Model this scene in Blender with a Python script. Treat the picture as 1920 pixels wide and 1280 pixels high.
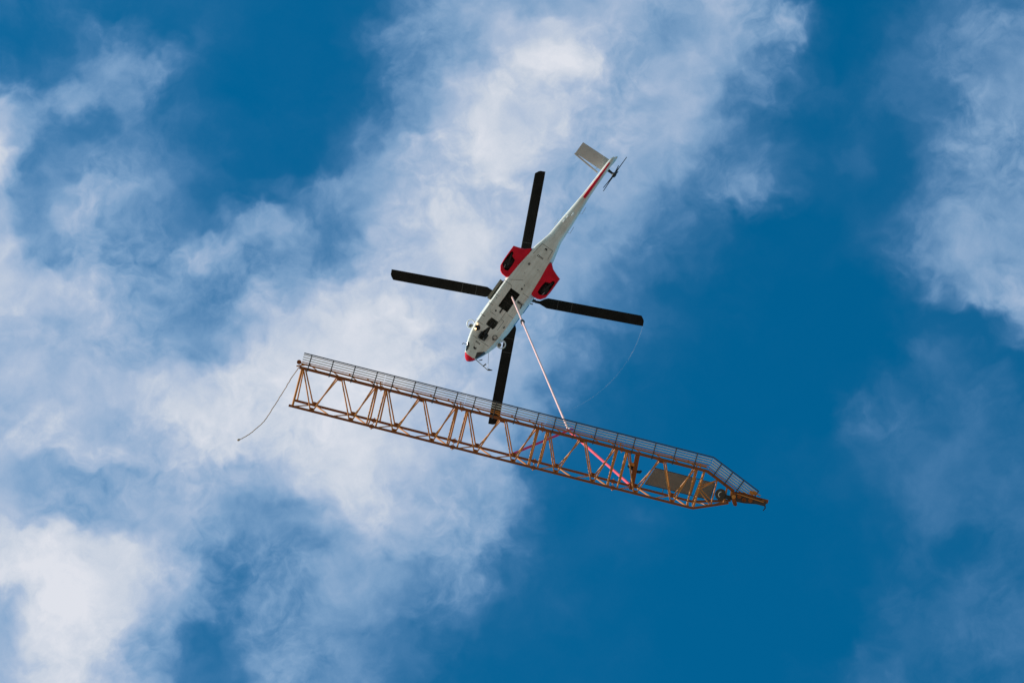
import bpy, bmesh, math, random
from mathutils import Vector, Matrix, Euler
random.seed(7)
R = math.radians
for o in list(bpy.data.objects):
    bpy.data.objects.remove(o)
scene = bpy.context.scene
col = scene.collection

# ------------------------------------------------------------------ camera
cam_d = bpy.data.cameras.new('camera')
cam_d.sensor_width = 36.0
cam_d.lens = 104.625
cam_d.clip_start = 0.5
cam_d.clip_end = 20000
cam = bpy.data.objects.new('camera', cam_d)
col.objects.link(cam)
cam.location = (0, 0, 1.7)
cam.rotation_euler = (R(170.00671), R(3.869441), R(20.955757))
scene.camera = cam

# ------------------------------------------------------------------ sun
SUN_EL = R(20)
SUN_DIR = Vector((-0.9100 * math.cos(SUN_EL), -0.4145 * math.cos(SUN_EL), math.sin(SUN_EL))).normalized()
sun_d = bpy.data.lights.new('sun', 'SUN')
sun_d.energy = 5.0
sun_d.angle = R(0.53)
sun_d.color = (1.0, 0.92, 0.80)
sun = bpy.data.objects.new('sun', sun_d)
col.objects.link(sun)
sun.location = (-60, -48, 120)
sun.rotation_euler = (-SUN_DIR).to_track_quat('-Z', 'Y').to_euler()

# ------------------------------------------------------------------ exposure
scene.view_settings.view_transform = 'Standard'
scene.view_settings.look = 'None'
scene.view_settings.exposure = 0.0
scene.view_settings.gamma = 1.0
scene.view_settings.use_curve_mapping = False

# ------------------------------------------------------------------ world: clear-air sky with a broken cloud layer
world = bpy.data.worlds.new('World')
scene.world = world
world.use_nodes = True
wt = world.node_tree
wt.nodes.clear()
SKY_STRENGTH = 0.10


class Nodes:
    """small builder for chains of math nodes"""
    def __init__(self, tree):
        self.t = tree

    def new(self, kind, **kw):
        n = self.t.nodes.new(kind)
        for k, v in kw.items():
            setattr(n, k, v)
        return n

    def put(self, sock, v):
        if isinstance(v, bpy.types.NodeSocket):
            self.t.links.new(v, sock)
        else:
            sock.default_value = v

    def m(self, op, a, b=None, c=None, clamp=False):
        n = self.new('ShaderNodeMath', operation=op)
        n.use_clamp = clamp
        self.put(n.inputs[0], a)
        if b is not None:
            self.put(n.inputs[1], b)
        if c is not None:
            self.put(n.inputs[2], c)
        return n.outputs[0]

    def v(self, op, a, b=None, scale=None):
        n = self.new('ShaderNodeVectorMath', operation=op)
        self.put(n.inputs[0], a)
        if b is not None:
            self.put(n.inputs[1], b)
        if scale is not None:
            self.put(n.inputs['Scale'], scale)
        return n.outputs['Value'] if op in ('DOT_PRODUCT', 'LENGTH') else n.outputs['Vector']

    def noise(self, vec, scale, detail, rough, lac=2.0, dist=0.0):
        n = self.new('ShaderNodeTexNoise')
        n.noise_dimensions = '3D'
        self.put(n.inputs['Vector'], vec)
        n.inputs['Scale'].default_value = scale
        n.inputs['Detail'].default_value = detail
        n.inputs['Roughness'].default_value = rough
        n.inputs['Lacunarity'].default_value = lac
        n.inputs['Distortion'].default_value = dist
        return n

    def smooth(self, x, a, b, lo=0.0, hi=1.0, kind='SMOOTHSTEP'):
        n = self.new('ShaderNodeMapRange', interpolation_type=kind)
        n.clamp = True
        self.put(n.inputs['Value'], x)
        n.inputs['From Min'].default_value = a
        n.inputs['From Max'].default_value = b
        n.inputs['To Min'].default_value = lo
        n.inputs['To Max'].default_value = hi
        return n.outputs['Result']

    def ramp(self, fac, stops, interp='LINEAR'):
        n = self.new('ShaderNodeValToRGB')
        cr = n.color_ramp
        cr.interpolation = interp
        while len(cr.elements) < len(stops):
            cr.elements.new(0.5)
        while len(cr.elements) > len(stops):
            cr.elements.remove(cr.elements[-1])
        for i, (p, c) in enumerate(stops):
            cr.elements[i].position = p
        for i, (p, c) in enumerate(stops):
            cr.elements[i].color = c if len(c) == 4 else (*c, 1)
        self.put(n.inputs[0], fac)
        return n.outputs[0]


# thickness of the cloud layer over a patch of sky, 0 clear .. 9 thick, one row per 0.616 degrees
CLOUD = [
 [2,1,2,1,1,1,1,1,.5,.5,.3,.5,1,4,5,6,5,5.5,6,6,6,5.5,5.5,6,3.5,1,0,0,.5,2,3,3,3],
 [1,1,1.5,3,3,.5,2,1,.3,.3,.3,.5,4.5,4,5,6,7,7,7,6.5,5.5,5,5.5,6,4.5,5.5,.3,0,1.5,3,3.5,4,4],
 [2,1.5,3,4.5,4.5,4,1.5,.5,.3,.3,.3,.3,2,4.5,5.5,5.5,7.5,8,8.5,6,5.5,6,6,4.5,4,2,.3,.2,2,3,4,4.3,4.5],
 [4,4.5,5.5,5,4,2,1.5,.3,.3,.3,.3,.7,3,5.5,6.5,8,7.5,7,7.5,6,5.5,6,5.5,2.5,3,1.5,1.5,1,2.5,2.5,4,4.5,5],
 [7,5,3,2.5,4,2.5,2,.7,.7,.5,.4,2.5,4,4,6.5,8.5,7,7.5,6.5,6,6,6,5.5,3,1.2,1,.5,1,1,3,4.5,4.5,4.7],
 [8,3.5,3.5,4.5,4,3.5,3,1,.5,.5,.8,2.5,5,6.5,7,8,8,6.5,6,6,6,5.5,4.0,3,2.8,1.6,1,2,.5,2.5,4.4,4.6,4.6],
 [6,4,5,6,5,4,2.5,1.5,.7,2.5,4.5,4,6,7,7,7,7,6,5.5,5.5,5,4.2,3.2,3.6,4.0,.9,.7,1,.7,3,4.4,4.7,4.7],
 [6.5,4.5,6,5,4,4,3,3.5,5.5,5.5,3,4,6,7,7.5,7.5,7,6,5.5,5,4.5,3,2.5,.5,.2,.2,.2,1,2,4.2,5.0,5.1,4.9],
 [7,5,4.5,6,3.5,4.5,6,5.5,3.5,5,3,5.5,7,7.5,7.5,7.5,6.5,6,5.5,4.5,3.5,3,1.5,.7,.2,.2,.2,1,2.5,4.7,5.5,5.2,4.8],
 [7,7,7,6.5,5,5,4.5,4,4.5,5.5,6.5,7,7.5,7,7,6.5,6,5.5,4.5,3.5,2.5,1,.5,.3,0,0,0,0,.5,3,5.5,6,6],
 [7,6.5,5.5,6,5.5,5,4.5,4.5,7,7,7.5,8,8,7.5,7,6.5,6,5.5,4.5,3,3.2,.8,.5,.2,0,0,0,0,.2,1,.8,1.5,3.5],
 [6.5,6.5,6.5,6,6,5.5,4.5,6,7.5,7.5,8,8,8,7.5,7,6.5,6,5.5,4,1.5,1.6,.6,.2,0,0,0,0,0,.2,2.3,1.5,.8,.5],
 [6.5,6.5,6.5,6.8,7,7,7.3,7.8,7.8,7.8,8,8,8,7.5,7,6.5,6,5,2.5,1,.7,.4,0,0,0,0,0,.3,1.5,1.5,2,2,1],
 [6.3,6.8,6.8,6,6,7.5,8,8,8,8,8,8,7.5,7,6.5,6.2,5.8,3.5,1.2,.7,.5,.2,0,0,0,0,.3,3,2.5,2,2.3,2.5,1.8],
 [6.5,7,7,6.8,6.3,6.3,7.5,7.8,7.7,7.5,7.8,8,7.5,7,6.5,6,5.5,1.5,.7,.4,.3,.2,0,0,.2,.4,.7,1.5,2,2.8,2.5,2.3,1.5],
 [6,5.7,5.3,5,5,6,6.5,6,5.5,6.5,7.5,7.3,7.3,7,6.3,5.5,5.3,1.5,.7,.4,.4,.2,0,0,.3,.3,.8,1,2.3,2.7,2.3,2.6,2],
 [7,6,5.7,5.7,5.5,6,6,5,4.5,4.5,6,7.2,7,6.2,6,5,5,.8,.5,.5,1.7,.3,0,0,0,0,.3,.5,1.5,2.5,2.3,2.5,2.3],
 [7.7,8,8,7.8,7.5,6.5,5,4.3,4,3.7,4.3,6,6.2,5.5,5.3,5.5,3.5,.8,.7,.7,.5,.2,0,0,0,0,.2,.3,.8,2,.6,1.5,1.8],
 [8,8.5,8.5,8,7.5,7,5.8,3.3,4,4.5,5.2,5.3,4.8,3.2,4,4.2,1.2,1.2,.6,.3,.2,0,0,0,0,0,.2,.2,1.3,1,2,2,1.5],
 [6.5,8,8.7,8,7.3,6,5,2.7,4.5,4.3,4.2,4.8,4.6,2.7,3.7,1.8,.8,1.2,1.2,.3,.2,0,0,0,0,0,0,.3,1.7,1.8,2.3,2.4,2.7],
 [6,7.5,8.3,7.7,6.3,4.3,2,2,4.3,4.3,4.2,4,3.8,2.6,1.5,1,.7,.4,.3,.3,.2,0,0,0,0,0,0,.2,1.4,2,2.5,2.5,2.4],
 [6.5,7.7,8,7.3,6.3,5,2.5,1.5,4.5,4.7,4,4.8,3.3,2.5,1,.4,.3,.4,.5,.4,.2,0,0,0,0,.2,.5,2,2,1.3,1.5,1.3,2],
]


def build_sky():
    N = Nodes(wt)
    tc = N.new('ShaderNodeTexCoord')
    d = tc.outputs['Generated']
    # patch centred on a fixed sky direction, in steps of 1/93 rad
    east = N.v('DOT_PRODUCT', d, (0.931728, 0.356832, -0.067483))
    north = N.v('DOT_PRODUCT', d, (0.363157, -0.9155, 0.173137))
    zen = N.m('MAXIMUM', N.v('DOT_PRODUCT', d, (0.0, 0.185824, 0.982583)), 0.15)
    u0 = N.m('MULTIPLY_ADD', N.m('DIVIDE', east, zen), 93.0, 16.0)
    v0 = N.m('MULTIPLY_ADD', N.m('DIVIDE', north, zen), -93.0, 10.667)
    p = N.v('SCALE', d, scale=93.0)
    # turbulence that drags the edges of the layer
    w1 = N.noise(p, 0.42, 3.0, 0.55)
    w1v = N.v('SUBTRACT', w1.outputs['Color'], (0.5, 0.5, 0.5))
    p2 = N.v('ADD', p, N.v('SCALE', w1v, scale=1.6))
    w2 = N.noise(p2, 1.1, 3.0, 0.5)
    w2v = N.v('SUBTRACT', w2.outputs['Color'], (0.5, 0.5, 0.5))
    wsum = N.v('ADD', N.v('SCALE', w1v, scale=1.9), N.v('SCALE', w2v, scale=1.5))
    sep = N.new('ShaderNodeSeparateXYZ')
    N.put(sep.inputs[0], wsum)
    u = N.m('ADD', u0, sep.outputs['X'])
    v = N.m('ADD', v0, sep.outputs['Y'])
    un = N.m('DIVIDE', u, 32.0)
    total = None
    nrow = len(CLOUD)
    vc = N.m('MINIMUM', N.m('MAXIMUM', v, 0.0), nrow - 1.0)
    for i, row in enumerate(CLOUD):
        st = []
        for k in range(32):
            x = k / 31 * 32
            j = min(int(x), 31)
            t = x - j
            val = row[j] * (1 - t) + row[j + 1] * t
            val = (val + max(0.0, val - 5) * .14) / 10
            st.append((k / 31, (val, val, val)))
        c = N.ramp(un, st, 'CARDINAL')
        w = N.smooth(N.m('ABSOLUTE', N.m('SUBTRACT', vc, float(i))), 0.0, 1.0, 1.0, 0.0)
        total = N.m('MULTIPLY', c, w) if total is None else N.m('MULTIPLY_ADD', c, w, total)
    # the layer goes on in the same broken way over the rest of the sky
    far = N.noise(p2, 0.085, 5.0, 0.55)
    farv = N.smooth(far.outputs['Fac'], 0.36, 0.66, 0.0, 0.78, 'LINEAR')
    du = N.m('SUBTRACT', N.m('ABSOLUTE', N.m('SUBTRACT', u0, 16.0)), 16.0)
    dv = N.m('SUBTRACT', N.m('ABSOLUTE', N.m('SUBTRACT', v0, 10.667)), 10.667)
    out = N.smooth(N.m('MAXIMUM', du, dv), 0.5, 5.0)
    mixn = N.new('ShaderNodeMix')
    N.put(mixn.inputs[0], out)
    N.put(mixn.inputs[2], total)
    N.put(mixn.inputs[3], farv)
    base = mixn.outputs[0]
    # wisps and lumps inside the layer
    f1 = N.noise(p2, 0.75, 5.0, 0.46, 2.1)
    f2 = N.noise(N.v('ADD', p2, N.v('SCALE', w2v, scale=0.7)), 2.4, 6.0, 0.52, 2.1)
    f3 = N.noise(p, 17.0, 2.0, 0.6)
    mid = N.m('MULTIPLY', N.m('MULTIPLY', base, N.m('SUBTRACT', 1.0, base, clamp=True)), 4.0)
    amp = N.m('MULTIPLY_ADD', mid, 0.30, 0.04)
    patch = N.smooth(N.noise(p, 0.33, 2.0, 0.5).outputs['Fac'], 0.38, 0.64, 0.25, 1.0)
    amp2 = N.m('MULTIPLY', N.m('MULTIPLY_ADD', mid, 0.31, 0.012), patch)
    dens = N.m('MULTIPLY_ADD', N.m('SUBTRACT', f1.outputs['Fac'], 0.5), amp, base)
    dens = N.m('MULTIPLY_ADD', N.m('SUBTRACT', f2.outputs['Fac'], 0.5), amp2, dens)
    dens = N.m('MULTIPLY_ADD', N.m('SUBTRACT', f3.outputs['Fac'], 0.5), 0.035, dens)
    dens = N.m('MAXIMUM', dens, 0.0)
    a = N.ramp(dens, [(0, (0, 0, 0)), (.1, (.035,) * 3), (.2, (.105,) * 3), (.3, (.20,) * 3), (.42, (.37,) * 3), (.5, (.48,) * 3), (.7, (.76,) * 3),
                      (.8, (.90,) * 3), (.9, (1, 1, 1))])
    cc = N.ramp(dens, [(0, (.20, .43, .76)), (.3, (.26, .47, .78)), (.5, (.40, .59, .84)), (.7, (.53, .63, .80)),
                       (.8, (.645, .70, .795)), (.9, (.735, .76, .83))])
    ccs = N.v('SCALE', cc, scale=1.0 / SKY_STRENGTH)
    sky = N.new('ShaderNodeTexSky')
    sky.sky_type = 'NISHITA'
    sky.sun_disc = False
    sky.sun_elevation = SUN_EL
    sky.sun_rotation = math.atan2(SUN_DIR.x, SUN_DIR.y)
    sky.altitude = 600
    sky.air_density = 1.0
    sky.dust_density = 0.4
    sky.ozone_density = 1.5
    deep = N.v('MULTIPLY', sky.outputs[0], SKY_TINT)
    mx = N.new('ShaderNodeMix', data_type='RGBA')
    N.put(mx.inputs[0], a)
    N.put(mx.inputs[6], deep)
    N.put(mx.inputs[7], ccs)
    bg = N.new('ShaderNodeBackground')
    N.put(bg.inputs['Color'], mx.outputs[2])
    bg.inputs['Strength'].default_value = SKY_STRENGTH
    wo = N.new('ShaderNodeOutputWorld')
    wt.links.new(bg.outputs[0], wo.inputs['Surface'])


SKY_TINT = (0.01, 1.40, 1.90)
build_sky()
world.cycles.sampling_method = 'MANUAL'
world.cycles.sample_map_resolution = 512

# ------------------------------------------------------------------ materials
MATS = {}


def mat(name, base, rough=0.5, metal=0.0, var=0.12, scale=3.0, spec=0.5, emit=None, bump=0.0, tint=None):
    m = bpy.data.materials.new(name)
    m.use_nodes = True
    t = m.node_tree
    N = Nodes(t)
    b = t.nodes['Principled BSDF']
    tc = N.new('ShaderNodeTexCoord')
    n1 = N.noise(tc.outputs['Object'], scale, 6.0, 0.6)
    dark = tint if tint else tuple(c * (1 - 2 * var) for c in base)
    lite = tuple(min(1.0, c * (1 + var)) for c in base)
    c = N.ramp(n1.outputs['Fac'], [(0.25, dark), (0.55, base), (0.8, lite)])
    N.put(b.inputs['Base Color'], c)
    r = N.smooth(n1.outputs['Fac'], 0.2, 0.8, min(1, rough + 0.12), max(0.02, rough - 0.08), 'LINEAR')
    N.put(b.inputs['Roughness'], r)
    b.inputs['Metallic'].default_value = metal
    b.inputs['Specular IOR Level'].default_value = spec
    if emit:
        b.inputs['Emission Color'].default_value = (*emit[0], 1)
        b.inputs['Emission Strength'].default_value = emit[1]
    if bump:
        bp = N.new('ShaderNodeBump')
        bp.inputs['Strength'].default_value = bump
        bp.inputs['Distance'].default_value = 0.02
        nb = N.noise(tc.outputs['Object'], scale * 9, 3.0, 0.6)
        N.put(bp.inputs['Height'], nb.outputs['Fac'])
        N.put(b.inputs['Normal'], bp.outputs[0])
    MATS[name] = m
    return m


def hull_paint():
    """white paint with oily streaks that run aft along the belly"""
    m = bpy.data.materials.new('hull_paint')
    m.use_nodes = True
    t = m.node_tree
    N = Nodes(t)
    b = t.nodes['Principled BSDF']
    tc = N.new('ShaderNodeTexCoord')
    st = N.v('MULTIPLY', tc.outputs['Object'], (0.35, 5.0, 3.0))
    n1 = N.noise(st, 1.0, 6.0, 0.62)
    n2 = N.noise(tc.outputs['Object'], 1.3, 6.0, 0.6)
    f = N.m('MULTIPLY_ADD', n1.outputs['Fac'], 0.55, N.m('MULTIPLY', n2.outputs['Fac'], 0.45))
    c = N.ramp(f, [(0.30, (.42, .39, .34)), (0.43, (.62, .59, .54)), (0.55, (.73, .71, .665)), (0.72, (.78, .765, .73))])
    n3 = N.noise(tc.outputs['Object'], 5.5, 5.0, 0.65)
    spots = N.smooth(n3.outputs['Fac'], 0.58, 0.74, 0.0, 0.38)
    mx = N.new('ShaderNodeMix', data_type='RGBA')
    N.put(mx.inputs[0], spots)
    N.put(mx.inputs[6], c)
    mx.inputs[7].default_value = (.20, .175, .14, 1)
    N.put(b.inputs['Base Color'], mx.outputs[2])
    N.put(b.inputs['Roughness'], N.smooth(f, 0.3, 0.7, 0.6, 0.42, 'LINEAR'))
    b.inputs['Specular IOR Level'].default_value = 0.3
    bp = N.new('ShaderNodeBump')
    bp.inputs['Strength'].default_value = 0.15
    bp.inputs['Distance'].default_value = 0.05
    N.put(bp.inputs['Height'], N.noise(tc.outputs['Object'], 0.9, 2.0, 0.5).outputs['Fac'])
    N.put(b.inputs['Normal'], bp.outputs[0])
    MATS['hull_paint'] = m


hull_paint()
mat('red_paint', (.70, .004, .024), 0.45, var=.16, scale=2.0, spec=.2)
mat('seam', (.13, .125, .12), 0.8)
mat('bay_dark', (.075, .074, .060), 0.85, var=.45, scale=5.0, bump=.4)
mat('door_grey', (.20, .19, .15), 0.7, var=.15)
mat('tyre', (.012, .012, .013), 0.85, var=.2)
mat('black_metal', (.018, .018, .018), 0.55, var=.3)
mat('blade_black', (.013, .011, .009), 0.7, var=.22, scale=1.6, spec=.15)
mat('rub_strip', (.045, .042, .036), 0.5)
mat('steel', (.42, .42, .42), 0.35, metal=.85, var=.15)
mat('glass', (.012, .014, .018), 0.06, spec=.8, var=.05)
mat('mirror_white', (.78, .79, .80), 0.4, var=.04)
mat('lamp_lens', (.9, .8, .6), 0.2, emit=((1.0, .66, .30), 3.0))
mat('stab_grey', (.52, .485, .46), 0.55, var=.06)
mat('jib_paint', (.66, .245, .046), 0.5, var=.28, scale=2.2, spec=.3, tint=(.26, .075, .016))
mat('jib_rust', (.31, .085, .018), 0.65, var=.3, scale=3.0, spec=.25, tint=(.09, .024, .008))
mat('galvanised', (.80, .71, .60), 0.5, metal=.15, var=.22, scale=4.0)
mat('rail_dark', (.060, .045, .036), 0.6, var=.2)
mat('board', (.235, .21, .185), 0.75, var=.10, scale=1.5)
mat('rope_pink', (.86, .50, .45), 0.85, var=.12, scale=8.0)
mat('sling_sunlit', (.85, .085, .115), 0.85, var=.12, scale=6.0)  # right sling, its sunlit look put into the base colour
mat('sling_shaded', (.80, .018, .090), 0.9, var=.15, scale=6.0)  # left sling, its shade put into a deeper, darker base colour
mat('tag_rope', (.60, .42, .32), 0.9, var=.3, scale=9.0)
mat('shackle_violet', (.16, .07, .52), 0.4, var=.1)


def ground_mat():
    m = bpy.data.materials.new('ground')
    m.use_nodes = True
    t = m.node_tree
    N = Nodes(t)
    b = t.nodes['Principled BSDF']
    tc = N.new('ShaderNodeTexCoord')
    n1 = N.noise(tc.outputs['Object'], 0.02, 8.0, 0.6)
    n2 = N.noise(tc.outputs['Object'], 1.7, 6.0, 0.65)
    f = N.m('MULTIPLY_ADD', n1.outputs['Fac'], 0.6, N.m('MULTIPLY', n2.outputs['Fac'], 0.4))
    N.put(b.inputs['Base Color'], N.ramp(f, [(0.3, (.28, .21, .15)), (0.5, (.365, .28, .20)), (0.7, (.43, .33, .24))]))
    b.inputs['Roughness'].default_value = 0.9
    MATS['ground'] = m


ground_mat()


# ------------------------------------------------------------------ mesh helpers
class MB:
    def __init__(self):
        self.v = []
        self.f = []
        self.sm = []

    def add(self, verts, faces, smooth=False):
        o = len(self.v)
        self.v += [tuple(p) for p in verts]
        self.f += [tuple(i + o for i in f) for f in faces]
        self.sm += [smooth] * len(faces)
        return self

    def box(self, lo, hi):
        (a, b, c), (d, e, f) = lo, hi
        return self.add([(a, b, c), (d, b, c), (d, e, c), (a, e, c), (a, b, f), (d, b, f), (d, e, f), (a, e, f)],
                        [(0, 3, 2, 1), (4, 5, 6, 7), (0, 1, 5, 4), (1, 2, 6, 5), (2, 3, 7, 6), (3, 0, 4, 7)])

    def prism(self, poly, z0, z1):
        n = len(poly)
        A = sum(poly[i][0] * poly[(i + 1) % n][1] - poly[(i + 1) % n][0] * poly[i][1] for i in range(n))
        if A < 0:
            poly = poly[::-1]
        return self.add([(x, y, z0) for x, y in poly] + [(x, y, z1) for x, y in poly],
                        [tuple(range(n))[::-1], tuple(range(n, 2 * n))] + [(i, (i + 1) % n, n + (i + 1) % n, n + i) for i in range(n)])

    def tube(self, pts, r, sides=8, smooth=True):
        pts = [Vector(p) for p in pts]
        rs = r if isinstance(r, (list, tuple)) else [r] * len(pts)
        rings = []
        t0 = (pts[1] - pts[0]).normalized()
        up = t0.orthogonal().normalized()
        for i, p in enumerate(pts):
            t = (pts[min(i + 1, len(pts) - 1)] - pts[max(i - 1, 0)]).normalized()
            up = (up - t * up.dot(t)).normalized()
            s = t.cross(up)
            rings.append([p + (up * math.cos(2 * math.pi * k / sides) + s * math.sin(2 * math.pi * k / sides)) * rs[i] for k in range(sides)])
        return self.loft(rings, smooth)

    def loft(self, rings, smooth=True, cap0=True, cap1=True):
        n = len(rings[0])
        vs = [p for r in rings for p in r]
        fs = []
        for i in range(len(rings) - 1):
            for k in range(n):
                a, b = i * n + k, i * n + (k + 1) % n
                fs.append((a, b, b + n, a + n))
        self.add(vs, fs, smooth)
        o = len(self.v) - len(vs)
        if cap0:
            self.f.append(tuple(o + k for k in range(n))[::-1])
            self.sm.append(False)
        if cap1:
            e = o + (len(rings) - 1) * n
            self.f.append(tuple(e + k for k in range(n)))
            self.sm.append(False)
        return self

    def lathe(self, prof, centre, axis, sides=20, smooth=True, caps=True):
        ax = Vector(axis).normalized()
        u = ax.orthogonal().normalized()
        w = ax.cross(u)
        c = Vector(centre)
        rings = [[c + ax * h + (u * math.cos(2 * math.pi * k / sides) + w * math.sin(2 * math.pi * k / sides)) * r for k in range(sides)] for r, h in prof]
        return self.loft(rings, smooth, caps, caps)

    def mesh(self, name, m):
        me = bpy.data.meshes.new(name)
        me.from_pydata(self.v, [], self.f)
        for p, s in zip(me.polygons, self.sm):
            p.use_smooth = s
        bm = bmesh.new()
        bm.from_mesh(me)
        bmesh.ops.recalc_face_normals(bm, faces=bm.faces)
        bm.to_mesh(me)
        bm.free()
        me.materials.append(MATS[m])
        if any(self.sm):
            me.set_sharp_from_angle(angle=R(32))
        return me

    def build(self, name, m, parent=None):
        return link(name, self.mesh(name, m), parent)


def link(name, me, parent=None):
    o = bpy.data.objects.new(name, me)
    col.objects.link(o)
    o.parent = parent
    return o


def tag(o, label=None, cat=None, group=None, kind=None):
    for k, v in (('label', label), ('category', cat), ('group', group), ('kind', kind)):
        if v:
            o[k] = v
    return o


def cut(o, cutters):
    """cut boxes or prisms out of a mesh and keep the plain result"""
    for mb in cutters:
        me = mb.mesh('cutter', 'bay_dark')
        c = bpy.data.objects.new('cutter', me)
        col.objects.link(c)
        c.parent = o.parent
        md = o.modifiers.new('cut', 'BOOLEAN')
        md.operation = 'DIFFERENCE'
        md.solver = 'EXACT'
        md.object = c
        bpy.context.view_layer.update()
        ev = o.evaluated_get(bpy.context.evaluated_depsgraph_get())
        new = bpy.data.meshes.new_from_object(ev)
        o.modifiers.clear()
        o.data = new
        bpy.data.objects.remove(c)
    return o


UNIT = {}


def bar(name, p, q, r, m, parent=None, sides=8, flat=None):
    """a straight member from p to q; all members of one material share one unit mesh"""
    key = (m, sides, bool(flat))
    if key not in UNIT:
        mb = MB()
        if flat:
            mb.box((-1, -1, 0), (1, 1, 1))
        else:
            mb.loft([[(math.cos(2 * math.pi * (k + .5) / sides), math.sin(2 * math.pi * (k + .5) / sides), z) for k in range(sides)] for z in (0, 1)])
        UNIT[key] = mb.mesh('member_' + m, m)
    o = link(name, UNIT[key], parent)
    p, q = Vector(p), Vector(q)
    d = q - p
    o.location = p
    o.rotation_euler = d.to_track_quat('Z', 'Y').to_euler()
    o.scale = (r, flat if flat else r, d.length)
    return o


# ------------------------------------------------------------------ ground (lights the scene from below)
g = MB()
rings = []
for r in (0.01, 40, 200, 1000, 6000):
    rings.append([(r * math.cos(2 * math.pi * k / 64), r * math.sin(2 * math.pi * k / 64), 0) for k in range(64)])
g.loft(rings, False, True, False)
tag(g.build('ground', 'ground'), 'pale gravelly open ground under the flight path', None, None, 'structure')

# ------------------------------------------------------------------ helicopter
# local axes: x to the nose, y to port, z up; origin on the belly under the rotor mast
heli = bpy.data.objects.new('helicopter', None)
col.objects.link(heli)
heli.location = (1.07979, 30.891253, 179.048535)
heli.rotation_euler = (R(12.950968), R(5.092388), R(147.274954))
tag(heli, 'white and red cargo helicopter with four black rotor blades carrying the load', 'helicopter')


def section(x, w, zb, zt, e=4.2, n=56, taper=0.0):
    """rounded cross-section; with taper the lower half turns into flat belly, crisp chine and leaning sides"""
    zc, h = (zb + zt) / 2, (zt - zb) / 2
    box = min(1.0, taper / .15)
    pts = []
    for k in range(n):
        a = 2 * math.pi * k / n
        c, s = math.cos(a), math.sin(a)
        y = w * math.copysign(abs(c) ** (2 / e), c)
        z = h * math.copysign(abs(s) ** (2 / e), s)
        if s < -1e-6 and box > 0:
            q = (a - math.pi) / (math.pi / 2)          # 0 port side .. 1 keel .. 2 starboard side
            t = q if q <= 1 else 2 - q
            wb = w * (1 - taper)
            if t < .46:
                by, bz = w + (wb - w) * max(0.0, (t / .46 - .42) / .58), -h * .96 * t / .46
            elif t < .54:
                by, bz = wb - .05 * (t - .46) / .08, -h * (.96 + .04 * (t - .46) / .08)
            else:
                by, bz = (wb - .05) * (1 - (t - .54) / .46), -h
            by = -by if q <= 1 else by
            y, z = y + (by - y) * box, z + (bz - z) * box
        pts.append((x, y, zc + z))
    return pts


def interp(tab, x):
    for (a, b) in zip(tab, tab[1:]):
        if a[0] >= x >= b[0]:
            t = (a[0] - x) / (a[0] - b[0])
            return [p + (q - p) * t for p, q in zip(a[1:], b[1:])]
    return list(tab[-1][1:] if x < tab[-1][0] else tab[0][1:])


# x, half width, belly, top, squareness
HULL = [(4.90, .03, .70, .78, 2.2), (4.84, .15, .55, .95, 2.3), (4.72, .28, .43, 1.10, 2.5), (4.50, .42, .32, 1.25, 3.0),
        (4.10, .60, .18, 1.50, 3.6), (3.70, .76, .10, 1.80, 4.2), (3.20, .90, .03, 2.05, 4.6), (2.70, .99, .005, 2.16, 5.0),
        (2.00, 1.03, 0, 2.22, 5.4), (0.0, 1.04, 0, 2.25, 5.4), (-0.7, 1.03, 0, 2.25, 5.2), (-1.8, .93, .0, 2.2, 5.0),
        (-2.6, .80, .02, 2.15, 4.6), (-3.2, .70, .06, 2.05, 4.2), (-3.7, .58, .14, 1.92, 3.8), (-4.1, .485, .24, 1.80, 3.4), (-4.3, .455, .30, 1.74, 3.1)]
BOOM = [(-4.3, .455, .30, 1.74, 3.1), (-5.0, .415, .50, 1.70, 2.8), (-5.62, .385, .62, 1.68, 2.6), (-6.6, .30, .82, 1.70, 2.4),
        (-7.6, .225, .98, 1.74, 2.3), (-9.0, .185, 1.16, 1.80, 2.3), (-9.8, .17, 1.26, 1.86, 2.3), (-10.2, .14, 1.36, 1.86, 2.2), (-10.42, .04, 1.52, 1.76, 2.2)]


TAPER = [(4.9, 0.0), (4.5, .06), (3.7, .12), (3.0, .15), (2.0, .16), (-1.8, .16), (-2.9, .13), (-3.7, .07), (-4.3, .03), (-10.42, 0.0)]


def ring_at(x):
    tab = HULL if x >= -4.3 else BOOM
    tp = interp(TAPER, x)[0]
    w, zb, zt, e = interp(tab, x)
    return section(x, w, zb, zt, e=e, taper=tp)


xs = [4.5, 4.3, 4.1, 3.9, 3.7, 3.45, 3.2, 2.95, 2.7, 2.35, 2.0, 1.0, 0, -.7, -1.3, -1.8, -2.2, -2.6, -2.9, -3.2, -3.45, -3.7, -3.9, -4.1, -4.3]
fus = MB().loft([ring_at(x) for x in xs]).build('fuselage', 'hull_paint', heli)
cut(fus, [MB().box((-.27, -.34, -.2), (1.07, .35, .62)),
          MB().prism([(1.85, .27), (1.85, -.23), (2.10, -.28), (2.42, -.23), (2.40, .31), (2.14, .33)], -.2, .34),
          MB().prism([(2.42, .06), (2.42, -.06), (2.85, -.13), (3.30, -.23), (3.35, .23), (2.85, .22)], -.2, .30)])
MB().loft([ring_at(x) for x in (4.495, 4.60, 4.72, 4.79, 4.84, 4.875, 4.90)]).build('nose_cone', 'red_paint', heli)
MB().loft([section(4.497, .432, .314, 1.258, 3.0), section(4.535, .418, .328, 1.244, 3.0)]).build('nose_trim', 'hull_paint', heli)
boom = MB().loft([ring_at(x) for x in (-4.303, -4.6, -5.0, -5.62, -6.1, -6.6, -7.1, -7.6, -8.3, -9.0, -9.8, -10.2, -10.42)]).build('tail_boom', 'hull_paint', heli)

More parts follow.
